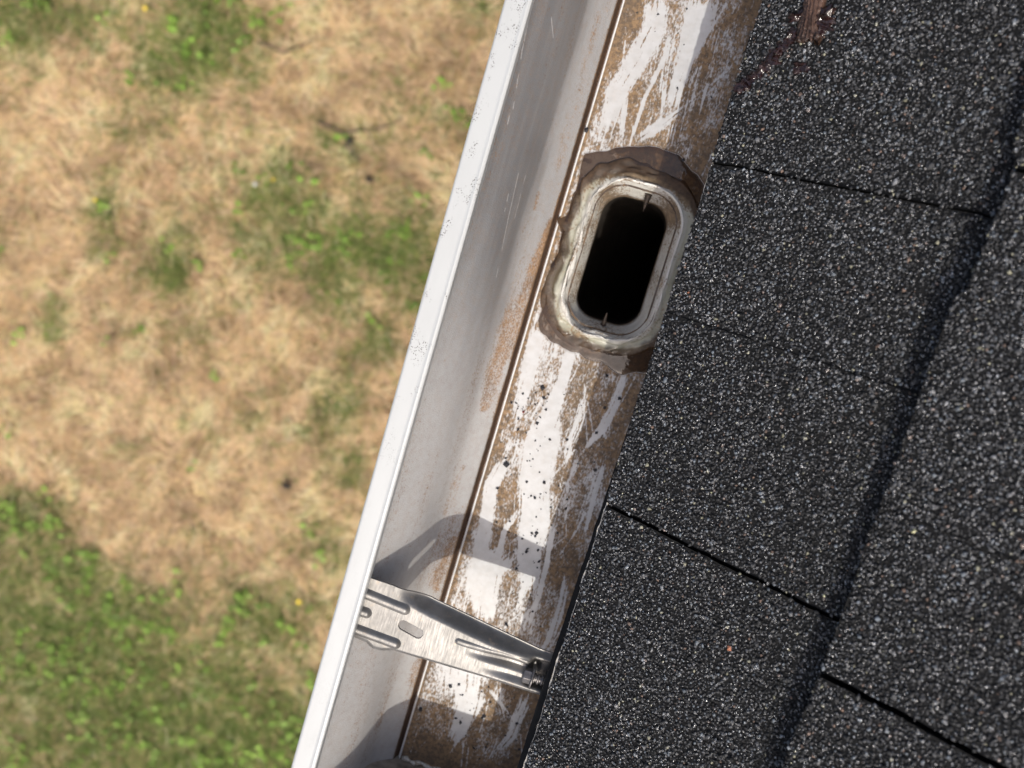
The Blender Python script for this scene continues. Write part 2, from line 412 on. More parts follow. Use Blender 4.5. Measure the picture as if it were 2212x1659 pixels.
WIPES = [  # strokes where the brown film was wiped off: [(x, y, width) ...], strength, bristle gap share
 ([(1420,-10,48),(1413,60,46),(1382,120,50),(1335,200,40),(1308,290,26)], 1.0, .18), ([(1519,-10,62),(1509,60,56),(1485,120,40),(1461,188,28),(1447,250,14)], 1.0, .12),
 ([(1449,96,8),(1413,171,9),(1392,212,8),(1365,300,7)], 1, .1), ([(1375,308,26),(1420,275,22),(1478,228,18)], .95, .3), ([(1353,200,13),(1341,305,10)], .9, .2),
 ([(1458,250,26),(1446,310,24),(1430,330,14)], .7, .5), ([(1500,120,50),(1478,230,36),(1462,300,20)], .6, .7), ([(1452,60,24),(1440,140,20),(1425,250,14)], .7, .5),
 ([(1560,40,40),(1545,100,30),(1530,180,20)], .45, .8), ([(1590,20,30),(1570,120,20)], .4, .8), ([(1530,170,6),(1505,270,5)], .7, .1), ([(1372,30,30),(1345,110,26)], .35, .7), ([(1300,220,20),(1285,300,16)], .5, .6),
 ([(1161,709,32),(1143,798,34),(1125,863,30),(1112,925,16)], 1, .2), ([(1236,745,20),(1215,827,28),(1190,899,44),(1168,963,78),(1157,1042,74),(1154,1113,68),(1143,1180,62),(1138,1290,40)], 1, .07),
 ([(1351,795,19),(1329,870,21),(1301,924,22),(1260,976,9)], 1, .18), ([(1268,845,14),(1250,906,28),(1232,952,28),(1215,1010,20)], .85, .45), ([(1095,985,22),(1061,1049,32),(1046,1149,30),(1025,1242,34),(1010,1300,22)], 1, .12),
 ([(1125,1095,12),(1089,1149,15),(1068,1240,13)], .9, .2), ([(1308,990,8),(1282,1078,11),(1262,1160,7)], .9, .2), ([(1290,1010,22),(1262,1100,20)], .5, .75), ([(1252,985,14),(1222,1053,12)], .9, .3),
 ([(1238,1035,22),(1208,1150,22)], .6, .7), ([(1197,1125,11),(1175,1250,10)], 1, .1), ([(1100,1195,50),(1059,1230,70),(1050,1282,62),(1040,1350,44)], 1, .12), ([(1155,1195,26),(1134,1266,18),(1115,1325,9)], .95, .2),
 ([(1187,1195,12),(1165,1282,11),(1137,1368,8)], .95, .15), ([(1225,1235,12),(1210,1310,20),(1190,1375,18),(1172,1410,12)], .85, .35), ([(1195,780,22),(1180,840,18)], .5, .7), ([(1205,700,10),(1199,790,7)], .8, .2), ([(1190,740,6),(1168,800,5)], .8, .2),
 ([(1005,1400,125),(1003,1450,120),(998,1510,95)], .95, .42), ([(1020,1480,80),(997,1563,40),(974,1618,18)], 1, .25), ([(1078,1465,24),(1080,1520,14),(1095,1570,6)], .8, .4), ([(1142,1495,32),(1105,1588,28),(1078,1620,12)], .95, .3),
 ([(1050,1480,12),(1103,1550,6)], .7, .2), ([(950,1440,30),(930,1500,20)], .6, .6), ([(1085,1600,14),(1065,1625,6)], .5, .5), ([(1600,-10,16),(1575,60,10)], .5, .5), ([(1110,935,14),(1085,1000,12)], .7, .4),
 ([(1400,850,12),(1330,960,10)], .25, .8), ([(1340,1000,14),(1290,1180,10)], .3, .8), ([(1240,1180,16),(1222,1260,10)], .4, .7)]
def floor_part():
    st = .0155
    xs = np.arange(XG, 5.0, st); ysn = np.arange(YC, 7.2, st); ys = np.concatenate([ysn, np.arange(ysn[-1]+.25, YE, 1.5)])
    X, Y = np.meshgrid(xs, ys, indexing='ij')
    pr = 97.0; f_low = fbm(X*1.1, Y*.6, 51, 4); f_mid = fbm(X*4, Y*2, 55, 4)
    D = .80+1.1*(f_low-.5)+.9*(f_mid-.5)
    D += .25*sst(3.3, 4.6, X)
    D += .7*sst(XG+.07, XG+.02, X)
    wob = .02*(fbm(X*6, Y*2, 61)-.5)*6
    for si, (pts, strg, gap) in enumerate(WIPES):
        P = np.array([at(a, b, ZF)[:2] for a, b, _ in pts]); strg = strg*1.15; W = np.array([q[2] for q in pts])/pr
        best = np.full(X.shape, 9.0); tn = np.zeros(X.shape); ww = np.ones(X.shape); al = np.zeros(X.shape); acc = 0
        lo = P.min(0)-1; hi = P.max(0)+1
        i0, i1 = np.searchsorted(xs, (lo[0], hi[0])); j0, j1 = np.searchsorted(ys, (lo[1], hi[1]))
        if i1 <= i0 or j1 <= j0: continue
        sX, sY = X[i0:i1, j0:j1], Y[i0:i1, j0:j1]; best = np.full(sX.shape, 9.0); tn = best*0; ww = best*0+1; al = best*0
        tot = sum(np.linalg.norm(P[i+1]-P[i]) for i in range(len(P)-1))
        for i in range(len(P)-1):
            d = P[i+1]-P[i]; L = np.linalg.norm(d); d = d/L; nn = np.array([-d[1], d[0]])
            rx, ry = sX-P[i][0], sY-P[i][1]; t = np.clip((rx*d[0]+ry*d[1])/L, 0, 1)
            ex, ey = rx-t*L*d[0], ry-t*L*d[1]; dist = np.hypot(ex, ey); k = dist < best
            best[k] = dist[k]; tn[k] = (ex*nn[0]+ey*nn[1])[k]; ww[k] = (W[i]*(1-t)+W[i+1]*t)[k]; al[k] = (acc+t*L)[k]; acc += L
        r = tn/(ww/2)
        bris = vnoise(tn*38+si*11+al*.3, al*1.1+3*si, 70+si % 7)*.65+vnoise(tn*80+si*5, al*2.2, 80+si % 5)*.35
        edge = 1-sst(.55, 1.2, np.abs(r)+.35*(vnoise(tn*30, al*1.5+si, 90)-.5))
        ends = sst(0, .35, al+.25*(bris-.5))*sst(0, .5, tot-al+.6*(bris-.5))
        thr = gap*.75+.12
        br = sst(thr-.24, thr+.22, bris)
        D[i0:i1, j0:j1] -= strg*1.15*edge*ends*br
    # scattered hair-line scratches along the gutter
    for k in range(150):
        cx = random.uniform(1.9, 4.9); cy = random.uniform(-12, 6.5); L = random.uniform(.1, .9); an = random.gauss(0, .22); wd = random.uniform(.008, .02)
        i0, i1 = np.searchsorted(xs, (cx-1, cx+1)); j0, j1 = np.searchsorted(ys, (cy-1.2, cy+1.2))
        sX, sY = X[i0:i1, j0:j1]-cx, Y[i0:i1, j0:j1]-cy
        a_ = sY*math.cos(an)+sX*math.sin(an); b_ = sX*math.cos(an)-sY*math.sin(an)+.08*a_*a_
        D[i0:i1, j0:j1] -= .7*np.exp(-(b_/wd)**2)*(np.abs(a_) < L/2)
    sd = sdrr(X, Y)
    out = water_r(np.arctan2(Y-HC[1], X-HC[0])); rr = np.hypot(X-HC[0], Y-HC[1])
    wet = sst(.03, -.05, rr-out)
    D += .45*wet*(.5+fbm(X*3, Y*3, 66)); wet = wet*(.55+.9*(fbm(X*2.0, Y*2.0, 67, 4) > .5))+.9*np.exp(-((rr-out+.07)/.05)**2); D += .5*np.exp(-((rr-out+.07)/.06)**2)-.6*wet*(fbm(X*2.3, Y*2.3, 68) > .62)
    D += .5*sst(-11.3, -11.8, Y)+.35*sst(.12, .0, X-XG)
    keep = ~(sd < .12)
    F = gridf(len(xs), len(ys)); kv = keep.reshape(-1)[F].all(1); F = F[kv]
    V = np.stack([X, Y, np.full(X.shape, ZF)], -1).reshape(-1, 3)
    V[:, 2] += (.012*(fbm(X*.8, Y*.5, 99)-.5)).reshape(-1)
    mk('gutter_floor', V, F[:, ::-1], MAT_FLOOR, gut, smooth=True, attrs={'dirt': D.reshape(-1), 'wet': wet.reshape(-1)})
WATER = [(1.93,1.65),(1.93,2.05),(2.3,2.28),(2.73,2.52),(3.35,2.64),(4.04,2.5),(4.5,2.2),(4.85,1.6),(4.9,0),(4.85,-1.6),(4.58,-1.95),(4.1,-2.2),(3.56,-2.05),(3.0,-2.02),(2.54,-1.97),(2.17,-1.83),(1.97,-1.57),(2.02,-1.1),(2.0,0),(1.98,1.0)]
def water_r(th):
    P = np.array(WATER)-HC; a = np.arctan2(P[:, 1], P[:, 0]); r = np.hypot(P[:, 0], P[:, 1]); o = np.argsort(a)
    a = np.concatenate([a[o]-2*np.pi, a[o], a[o]+2*np.pi]); r = np.tile(r[o], 3)
    return np.interp(th, a, r)+.10*(vnoise(th*5+9, th*0+3, 5)-.5)+.06*(vnoise(th*14+9, th*0+3, 6)-.5)
floor_part()
# front wall (ogee) from the crease at the floor up to under the lip
def bez(p, n):
    p = np.array(p, float); t = np.linspace(0, 1, n)[:, None]
    return (1-t)**3*p[0]+3*(1-t)**2*t*p[1]+3*(1-t)*t*t*p[2]+t**3*p[3]
prof = np.concatenate([np.array([(XG+.012, ZF-.02), (XG-.012, ZF-.09), (XG-.05, ZF-.13), (XG-.09, ZF-.10), (XG-.115, ZF+.01), (XG-.135, ZF+.075)]), bez([(XG-.14, ZF+.085), (1.55, -3.12), (1.42, -3.02), (1.30, -2.86)], 22)[1:],
                       bez([(1.30, -2.86), (1.14, -2.66), (1.10, -2.3), (.93, -1.80)], 26)[1:], bez([(.93, -1.80), (.72, -1.22), (.42, -.86), (.24, -.48)], 26)[1:], bez([(.24, -.48), (.13, -.26), (.08, -.16), (.05, -.05)], 10)[1:]])
sl_ = np.concatenate([[0], np.cumsum(np.linalg.norm(np.diff(prof, axis=0), axis=1))])
def at_wall(px, py):
    """arc length along the front wall's section, and y, of a point of the photograph"""
    best = None
    for i in range(5, len(prof)-1):
        a, b = prof[i], prof[i+1]; n = np.array([b[1]-a[1], 0, -(b[0]-a[0])])
        q = at(px, py, 0, (a[0], 0, a[1]), n); L2 = (b-a)@(b-a); t = ((q[0]-a[0])*(b[0]-a[0])+(q[2]-a[1])*(b[1]-a[1]))/L2
        e = max(0, -t, t-1)
        if best is None or e < best[0]: best = (e, sl_[i]+np.clip(t, 0, 1)*(sl_[i+1]-sl_[i]), q[1])
    return best[1:]
STAIN = [([(1262,130,14),(1250,200,22),(1225,280,20),(1205,370,10)], .62), ([(1162,420,12),(1155,450,12)], .75), ([(1190,480,14),(1168,560,34),(1145,610,40),(1105,700,50),(1080,770,46),(1062,830,40),(1045,880,20)], .95),
         ([(1235,430,8),(1228,470,8)], .5), ([(1140,380,10),(1120,470,10)], .4), ([(1010,1090,20),(965,1170,55),(930,1240,60)], .6), ([(1000,1010,10),(960,1100,30)], .35), ([(1290,30,16),(1275,110,14)], .45),
         ([(985,1170,30),(955,1255,40)], .7), ([(955,1290,40),(945,1330,40)], .4), ([(925,1400,40),(900,1470,44),(930,1500,40)], .62), ([(870,1420,30),(820,1560,30)], .32), ([(1140,480,6),(1130,500,6)], .4),
         ([(900,1560,60),(850,1640,60)], .3), ([(1085,850,26),(1060,900,14)], .45), ([(985,1000,8),(975,1050,12)], .3)]
def wall_part():
    # resample the section evenly
    s = np.concatenate([np.arange(0, sl_[-1], .016), [sl_[-1]]]); PX = np.interp(s, sl_, prof[:, 0]); PZ = np.interp(s, sl_, prof[:, 1])
    ysn = np.arange(YC, 7.2, .022); ys = np.concatenate([ysn, np.arange(ysn[-1]+.25, YE, 1.5)])
    SS, Y = np.meshgrid(s, ys, indexing='ij'); X = np.repeat(PX[:, None], len(ys), 1); Z = np.repeat(PZ[:, None], len(ys), 1)
    D = -.02+.9*(fbm(SS*2.2, Y*.35, 31)-.5)+.45*(fbm(SS*9, Y*.9, 33)-.5)
    for pts, a in STAIN:
        P = [at_wall(p[0], p[1]) for p in pts]; Wd = np.array([p[2] for p in pts])/105.; P = np.array(P); acc = np.zeros(X.shape)
        for i in range(len(P)-1):
            d = P[i+1]-P[i]; L2 = d@d; t = np.clip(((SS-P[i][0])*d[0]+(Y-P[i][1])*d[1])/L2, 0, 1)
            dist = np.hypot(SS-P[i][0]-t*d[0], Y-P[i][1]-t*d[1]); ww = (Wd[i]*(1-t)+Wd[i+1]*t)*.78
            acc = np.maximum(acc, 1-sst(.35, 1.25, dist/ww+.9*(fbm(SS*7, Y*2.5, 36)-.5)))
        D += .78*a*acc
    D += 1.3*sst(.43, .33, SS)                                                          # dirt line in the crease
    shade_or_tint = sst(-5.5, -.5, Y+1.6*(fbm(SS*2, Y*.4, 38)-.5)-.5*SS)*sst(.75, 1.35, SS+.7*(fbm(SS*1.5, Y*.35, 39)-.5))*.95   # grey painted in for dark reflections on the upper part
    shade_or_tint = np.maximum(shade_or_tint, .45*sst(-3.5, 1.0, Y+1.2*(fbm(SS*2, Y*.4, 38)-.5)))
    shade_or_tint = np.clip(shade_or_tint*(.75+.5*fbm(SS*6, Y*.35, 44)), 0, 1)
    Z = Z+.006*(fbm(SS*2, Y*.6, 45)-.5)
    for pl in ([(1148, 8), (1128, 110), (1108, 235)], [(1100, 250), (1096, 268)], [(1120, 375), (1098, 470), (1080, 560), (1064, 640)], [(1135, 380), (1112, 470)], [(1190, 30), (1195, 80)], [(1098, 420), (1090, 455)]):
        P = np.array([at_wall(*p) for p in pl])
        for a_, b_ in zip(P[:-1], P[1:]):
            d_ = b_-a_; t = np.clip(((SS-a_[0])*d_[0]+(Y-a_[1])*d_[1])/(d_@d_), 0, 1)
            q = np.hypot(SS-a_[0]-t*d_[0]+.02*(fbm(Y*3, Y*0, 47)-.5), Y-a_[1]-t*d_[1]); shade_or_tint -= 1.1*sst(.020, .004, q)*(fbm(Y*5, SS*9, 48) > .42)
    shade_or_tint = np.clip(shade_or_tint, 0, 1)
    V = np.stack([X, Y, Z], -1).reshape(-1, 3)
    mk('front_wall', V, gridf(len(s), len(ys)), MAT_WALL, gut, smooth=True, attrs={'dirt': D.reshape(-1), 'shade_or_tint': shade_or_tint.reshape(-1), 'wet': sst(.42, .34, SS).reshape(-1)*1.0})  # 'wet' here paints the crease's shadow, no damp
    # outer face of the same sheet
    off = prof.copy(); off[:, 0] -= .04; off[:6, 1] -= .03
    V = []; F = []
    for k, yy in enumerate((YC-.02, YE)):
        V += [(p[0], yy, p[1]) for p in off]+[(5.03, yy, ZF-.03)]
    n = len(off)+1
    for i in range(len(off)-1): F.append((i, i+1, n+i+1, n+i))
    zz = ZF-.03; ring = [tuple(p)+(zz,) for p in rrect(.3, 160)]; b = len(V); V += ring
    cs = [(5.03, -1.9+4.0), (XG-.03, -1.9+4.0), (XG-.03, -1.9), (5.03, -1.9)]; V += [(x, y, zz) for x, y in cs]
    for q in range(4):
        F += [(b+160+q, b+(q*40+i+1) % 160, b+q*40+i) for i in range(40)]
        F.append((b+160+q, b+160+(q+1) % 4, b+(q*40+40) % 160))
    c = len(V); V += [(XG-.03, YC-.02, zz), (5.03, YC-.02, zz), (XG-.03, YE, zz), (5.03, YE, zz)]
    F += [(c, c+1, b+163, b+162), (b+161, b+160, c+3, c+2)]
    mk('outer_skin', V, F, MAT_WHITE, gut, smooth=False)
wall_part()
def lip_part():
    pl = [(.43, -.30), (.455, -.30), (.462, -.06), (.455, -.018), (.43, -.002), (.395, .006), (.36, -.006), (.33, -.010), (.04, -.006), (.012, -.012), (-.012, -.035), (-.02, -.07), (-.02, -.55), (.0, -.55), (.004, -.09), (.03, -.04), (.42, -.04)]
    yl = np.concatenate([np.arange(YC, 8, .5), np.arange(8, YE, 6), [YE]]); V = []; n = len(pl)
    for yy in yl: V += [(p[0], yy, p[1]+.004*math.sin(yy*.9)) for p in pl]
    F = [(k*n+i, k*n+(i+1) % n, (k+1)*n+(i+1) % n, (k+1)*n+i) for k in range(len(yl)-1) for i in range(n)]
    F += [tuple(range(n)), tuple(range((len(yl)-1)*n, len(yl)*n))[::-1]]
    recalc(mk('lip', V, F, MAT_LIP, gut, smooth=False))
lip_part()
V, F = box(5.0, 5.03, YC, YE, ZF-.03, .55); mk('back_wall', V, F, MAT_WHITE, gut)
capo = [(p[0]-.03, p[1]) for p in prof]+[(.0, -.02), (5.03, -.02), (5.03, ZF-.04)]
capo[0] = (XG-.03, ZF-.04)
V, F = prism(capo, 'y', YC-.05, YC-.002); ec = recalc(mk('end_cap', V, F, plain('grimy_paint', (.24, .21, .17), .5, 0, 120, .5), gut))
bd = [(XG+.05+.1*i, YC+.05+.03*math.sin(i*1.7), ZF+.01+.02*math.sin(i*.9)) for i in range(32)]
V, F = tube(bd, [.05+.025*math.sin(i*2.3) for i in range(32)], 8); mk('cap_sealant', V, F, MAT_COLLAR, ec if False else gut, smooth=True, attrs={'dirt': np.full(len(V), .42), 'shade_or_tint': np.full(len(V), .2), 'wet': np.zeros(len(V))})

# outlet: collar, sealant ring, screws
def loft(name, rings, mat, parent, dirtf, seed=0):
    N = 160; V = []; D = []; FI = []
    th = np.linspace(0, 2*np.pi, N, endpoint=False)
    for k, (d, z, wob, wz, shade_or_tint) in enumerate(rings):
        nz = vnoise(th*3.2+5, th*0+k*.15, 201+seed)-.5; nz2 = vnoise(th*9+5, th*0+k*.3, 203+seed)-.5
        # close the noise around the ring
        f = np.sin(th/2)**2; nz = nz*np.minimum(1, 3*f); nz2 = nz2*np.minimum(1, 3*f)
        for i, (x, y) in enumerate(rrect(d)):
            c = np.array([x, y])-HC; n = c/np.linalg.norm(c); q = HC+c+n*(wob*(nz[i]+.5*nz2[i]))
            V.append((q[0], q[1], z+wz*(nz[i]*.7+nz2[i]))); FI.append(shade_or_tint)
    V = np.array(V); D = dirtf(V); n = N
    F = [(k*n+i, k*n+(i+1) % n, (k+1)*n+(i+1) % n, (k+1)*n+i) for k in range(len(rings)-1) for i in range(n)]
    fi = np.array(FI)*(.4+1.1*fbm(V[:, 0]*1.3, V[:, 1]*1.3, 210))
    return recalc(mk(name, V, F, mat, parent, smooth=True, attrs={'dirt': D, 'shade_or_tint': np.clip(fi, 0, 1), 'wet': sst(.40, .50, np.maximum(0, sdrr(V[:, 0], V[:, 1]))+.25*(fbm(V[:, 0]*2, V[:, 1]*2, 212)-.5))*1.1}))
def dense(r, m=5):
    out = []
    for a, b in zip(r[:-1], r[1:]):
        for t in np.linspace(0, 1, m, endpoint=False): out.append(tuple(np.array(a)*(1-t)+np.array(b)*t))
    return out+[r[-1]]
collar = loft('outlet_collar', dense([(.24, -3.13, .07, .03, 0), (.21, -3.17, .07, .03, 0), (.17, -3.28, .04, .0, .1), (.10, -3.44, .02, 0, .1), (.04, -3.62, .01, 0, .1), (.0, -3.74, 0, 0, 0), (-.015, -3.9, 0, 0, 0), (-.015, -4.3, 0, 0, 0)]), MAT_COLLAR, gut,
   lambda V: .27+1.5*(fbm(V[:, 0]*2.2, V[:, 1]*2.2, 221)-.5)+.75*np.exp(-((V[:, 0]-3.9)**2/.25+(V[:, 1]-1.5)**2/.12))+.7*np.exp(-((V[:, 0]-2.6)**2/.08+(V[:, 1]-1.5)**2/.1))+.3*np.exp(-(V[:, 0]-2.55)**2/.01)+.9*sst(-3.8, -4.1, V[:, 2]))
seal = loft('sealant_ring', dense([(.66, -3.325, .30, 0, .2), (.60, -3.255, .30, .03, .5), (.50, -3.23, .2, .05, 1), (.38, -3.22, .12, .05, 1), (.31, -3.17, .06, .03, .3), (.27, -3.085, .10, .06, 0), (.25, -3.085, .10, .06, 0), (.225, -3.14, .10, .05, 0)], 4), MAT_COLLAR, collar,
   lambda V: .13+1.9*(fbm(V[:, 0]*1.7+3, V[:, 1]*1.7, 231)-.5)+1.1*sst(1.25, 1.9, V[:, 1])*sst(-3.12, -3.2, V[:, 2])+.9*sst(.47, .6, np.maximum(0, sdrr(V[:, 0], V[:, 1])))+.35*sst(-1.5, -1.9, V[:, 1]), 1)
def screw_tip(p0, p1, name='collar_screw'):
    p0, p1 = np.array(p0), np.array(p1); pts = []; rad = []; n = 60
    for i in range(n):
        t = i/(n-1); pts.append(p0+(p1-p0)*t); base = .055*(1-t)**.8+.004
        rad.append(base*(1+.45*(math.sin(t*2*math.pi*8) > .2)))
    v, f = tube(pts, rad, 10); mk(name, v, f, MAT_RUST, collar, smooth=True)
q = at(1407, 408, -3.45); screw_tip((q[0]-.02, 1.68, -3.42), (q[0]-.02, 1.30, -3.62))
q = at(1303, 702, -3.6); screw_tip((q[0], -1.36, -3.62), (q[0], -.98, -3.5))
# the downspout the outlet drains into: dark inside, corrugated elbow
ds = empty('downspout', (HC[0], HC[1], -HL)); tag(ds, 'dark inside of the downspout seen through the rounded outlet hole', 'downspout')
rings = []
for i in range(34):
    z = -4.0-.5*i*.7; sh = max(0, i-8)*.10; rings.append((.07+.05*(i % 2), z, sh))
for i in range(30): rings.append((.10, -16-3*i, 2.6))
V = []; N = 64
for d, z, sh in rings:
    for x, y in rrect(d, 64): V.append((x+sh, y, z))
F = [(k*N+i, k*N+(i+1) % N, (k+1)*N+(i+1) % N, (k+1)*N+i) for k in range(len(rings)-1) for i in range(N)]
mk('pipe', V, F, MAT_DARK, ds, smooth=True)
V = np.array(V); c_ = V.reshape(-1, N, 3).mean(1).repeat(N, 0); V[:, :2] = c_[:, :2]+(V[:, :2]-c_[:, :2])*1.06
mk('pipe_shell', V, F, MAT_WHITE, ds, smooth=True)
# thin puddle around the outlet
def puddle():
    m = M('thin_standing_water'); m.t.nodes.remove(m.b)
    tr = m.n('ShaderNodeBsdfTransparent'); tr.inputs[0].default_value = (.74, .67, .60, 1)
    gl = m.n('ShaderNodeBsdfGlossy'); gl.inputs[0].default_value = (1, 1, 1, 1); gl.inputs['Roughness'].default_value = .04
    fr = m.n('ShaderNodeFresnel'); fr.inputs[0].default_value = 1.45
    bp = m.n('ShaderNodeBump'); bp.inputs['Strength'].default_value = .3; bp.inputs['Distance'].default_value = .0008
    m.t.links.new(m.noise(130, 3, .5), bp.inputs['Height']); m.t.links.new(bp.outputs[0], gl.inputs['Normal']); m.t.links.new(bp.outputs[0], fr.inputs['Normal'])
    mx = m.n('ShaderNodeMixShader'); m.t.links.new(fr.outputs[0], mx.inputs[0]); m.t.links.new(tr.outputs[0], mx.inputs[1]); m.t.links.new(gl.outputs[0], mx.inputs[2])
    m.t.links.new(mx.outputs[0], m.out.inputs[0])
    N = 400; V = []; th = np.linspace(-np.pi, np.pi, N, endpoint=False); ro = water_r(th)
    inner = rrect(.60, 160)-HC; ai = np.arctan2(inner[:, 1], inner[:, 0]); rI = np.hypot(inner[:, 0], inner[:, 1]); o = np.argsort(ai)
    ri = np.interp(th, np.concatenate([ai[o]-2*np.pi, ai[o], ai[o]+2*np.pi]), np.tile(rI[o], 3))
    ks = [(0, .05), (.3, .045), (.6, .042), (.82, .04), (.9, .036), (.96, .026), (1.0, .006), (1.01, -.01)]
    for t, h in ks:
        r = ri*(1-t)+np.maximum(ro, ri+.05)*t
        for i in range(N): V.append((HC[0]+r[i]*math.cos(th[i]), HC[1]+r[i]*math.sin(th[i]), ZF+h))
    F = [(k*N+i, k*N+(i+1) % N, (k+1)*N+(i+1) % N, (k+1)*N+i) for k in range(len(ks)-1) for i in range(N)]
    V = np.array(V); V[:, 0] = np.minimum(V[:, 0], 4.97)
    tag(mk('puddle', V, F, m.m, smooth=True), 'thin dark puddle of water standing around the outlet hole', 'puddle')
puddle()

# ------------------------------------------------------------------ hanger bracket
hang = empty('gutter_hanger', (2.4, -7.9, -.45)); tag(hang, 'bare aluminium hanger bracket spanning the gutter with ribs and a slot', 'bracket')
def hanger():
    x0, x1 = .05, 4.95; nx, ny = 520, 150
    xs = np.linspace(x0, x1, nx); t = np.linspace(-1, 1, ny)
    top = np.interp(xs, [.05, .9, 1.35, 1.75, 3.0, 4.0, 4.95], [-7.13, -7.14, -7.20, -7.28, -7.46, -7.60, -7.62])
    bot = np.interp(xs, [.05, .35, .70, .85, 1.0, 1.2, 2.0, 3.2, 4.3, 4.95], [-8.42, -8.42, -8.46, -8.54, -8.53, -8.47, -8.45, -8.42, -8.42, -8.42])
    X = np.repeat(xs[:, None], ny, 1); Y = (top+bot)[:, None]/2+(top-bot)[:, None]/2*t[None, :]
    Z = np.full(X.shape, -.42)-.05*sst(0, 5, X)
    dt = top[:, None]-Y; db = Y-bot[:, None]
    fl = sst(.95, 1.7, X)
    Z -= fl*.34*sst(.27, .02, dt)                         # down-turned flange on the far side
    Z -= (.04+.08*sst(.9, 1.4, X))*sst(.10, .0, db)
    def rib(xa, ya, xb, yb, w, h):
        d = np.array([xb-xa, yb-ya]); L = np.linalg.norm(d); d /= L
        tt = np.clip((X-xa)*d[0]+(Y-ya)*d[1], 0, L); q = np.hypot(X-xa-tt*d[0], Y-ya-tt*d[1])
        return h*sst(w, w*.15, q)
    def hp(a, b): return at(553+a*.3125, 1188+b*.3125, -.42)[:2]
    for (a, b, c_, d_) in ((700, 265, 1030, 410), (650, 395, 765, 432), (640, 520, 965, 645)):
        p, q = hp(a, b), hp(c_, d_); Z += rib(p[0]-.3, p[1]+.1*0, q[0], q[1], .115, .085)
    p, q = hp(1390, 665), hp(1850, 835); Z -= rib(p[0]+.25, p[1], q[0]+.2, q[1], .15, .12)*sst(p[0], p[0]+1.1, X)
    Z += rib(p[0], p[1]+.10, q[0], q[1]+.12, .07, .03)
    # the trough that holds the screw
    yc = -8.02; tr = sst(.30, .16, np.abs(Y-yc)); Z -= tr*(.10*sst(2.9, 3.7, X)+.30*sst(3.86, 4.0, X))
    Z -= .10*sst(4.25, 4.5, X)
    Z += .004*(fbm(X*3, Y*3, 301)-.5)
    a, b = hp(1020, 520), hp(1118, 575); d = (b-a); L = np.linalg.norm(d); d = d/L
    tt = np.clip((X-a[0])*d[0]+(Y-a[1])*d[1], 0, L); hole = np.hypot(X-a[0]-tt*d[0], Y-a[1]-tt*d[1]) < .098
    F = gridf(nx, ny); F = F[~hole.reshape(-1)[F].any(1)]
    used = np.unique(F); remap = -np.ones(nx*ny, int); remap[used] = np.arange(len(used)); F = remap[F]
    V = np.stack([X, Y, Z], -1).reshape(-1, 3)[used]
    o = mk('bracket_plate', V, F, MAT_METAL, hang, smooth=True)
    s = o.modifiers.new('thickness', 'SOLIDIFY'); s.thickness = .0011; s.offset = 0
    # hex-head screw lying along x
    yc, zc = -8.10, -.52
    ax = 3.98; pts = [(ax-.14, .085), (ax-.14, .135), (ax-.12, .155), (ax+.02, .155)]
    V = []; F = []
    for k, (xx, r) in enumerate(pts):
        for i in range(6):
            th = math.pi/6+i*math.pi/3; V.append((xx, yc+r*math.cos(th), zc+r*math.sin(th)))
    for k in range(3):
        for i in range(6): F.append((k*6+i, k*6+(i+1) % 6, (k+1)*6+(i+1) % 6, (k+1)*6+i))
    F.append(tuple(range(6)))
    head = recalc(mk('screw_head', V, F, MAT_SCREW, hang)); bevel(head, .0004)
    V, F = tube([(ax+.02, yc, zc), (ax+.035, yc, zc), (ax+.06, yc, zc), (ax+.07, yc, zc)], [.14, .225, .235, .15], 28); mk('washer', V, F, MAT_SCREW, hang, smooth=True)
    n = 140; pts = [(ax+.07+1.3*i/n, yc, zc) for i in range(n)]
    V, F = tube(pts, [.075+.03*(math.sin(i/n*2*math.pi*16) > .1) for i in range(n)], 12); mk('screw_shank', V, F, MAT_SCREW, hang, smooth=True)
hanger()

# ------------------------------------------------------------------ house with its roof edge
house = empty('house', (120, 50, -HL)); tag(house, 'house eave with dark granular asphalt shingles above the gutter', 'house')
PIT = .713; RO = np.array([4.3, 0, .267]); RU = np.array([math.cos(PIT), 0, math.sin(PIT)]); RN = np.array([-math.sin(PIT), 0, math.cos(PIT)])
EX = 4.70; DR = .40
def rp(u, v, h):
    u = np.asarray(u, float); v = np.asarray(v, float); h = np.asarray(h, float)
    return RO+u[..., None]*RU+h[..., None]*RN+v[..., None]*np.array([0, 1, 0])
GR_V, GR_N = (-14.0, 12.0), 10.0        # where granules are modelled one by one
OCT = np.array([(1,0,0),(-1,0,0),(0,1,0),(0,-1,0),(0,0,1),(0,0,-1)], float)
OF = np.array([(0,2,4),(2,1,4),(1,3,4),(3,0,4),(2,0,5),(1,2,5),(3,1,5),(0,3,5)])
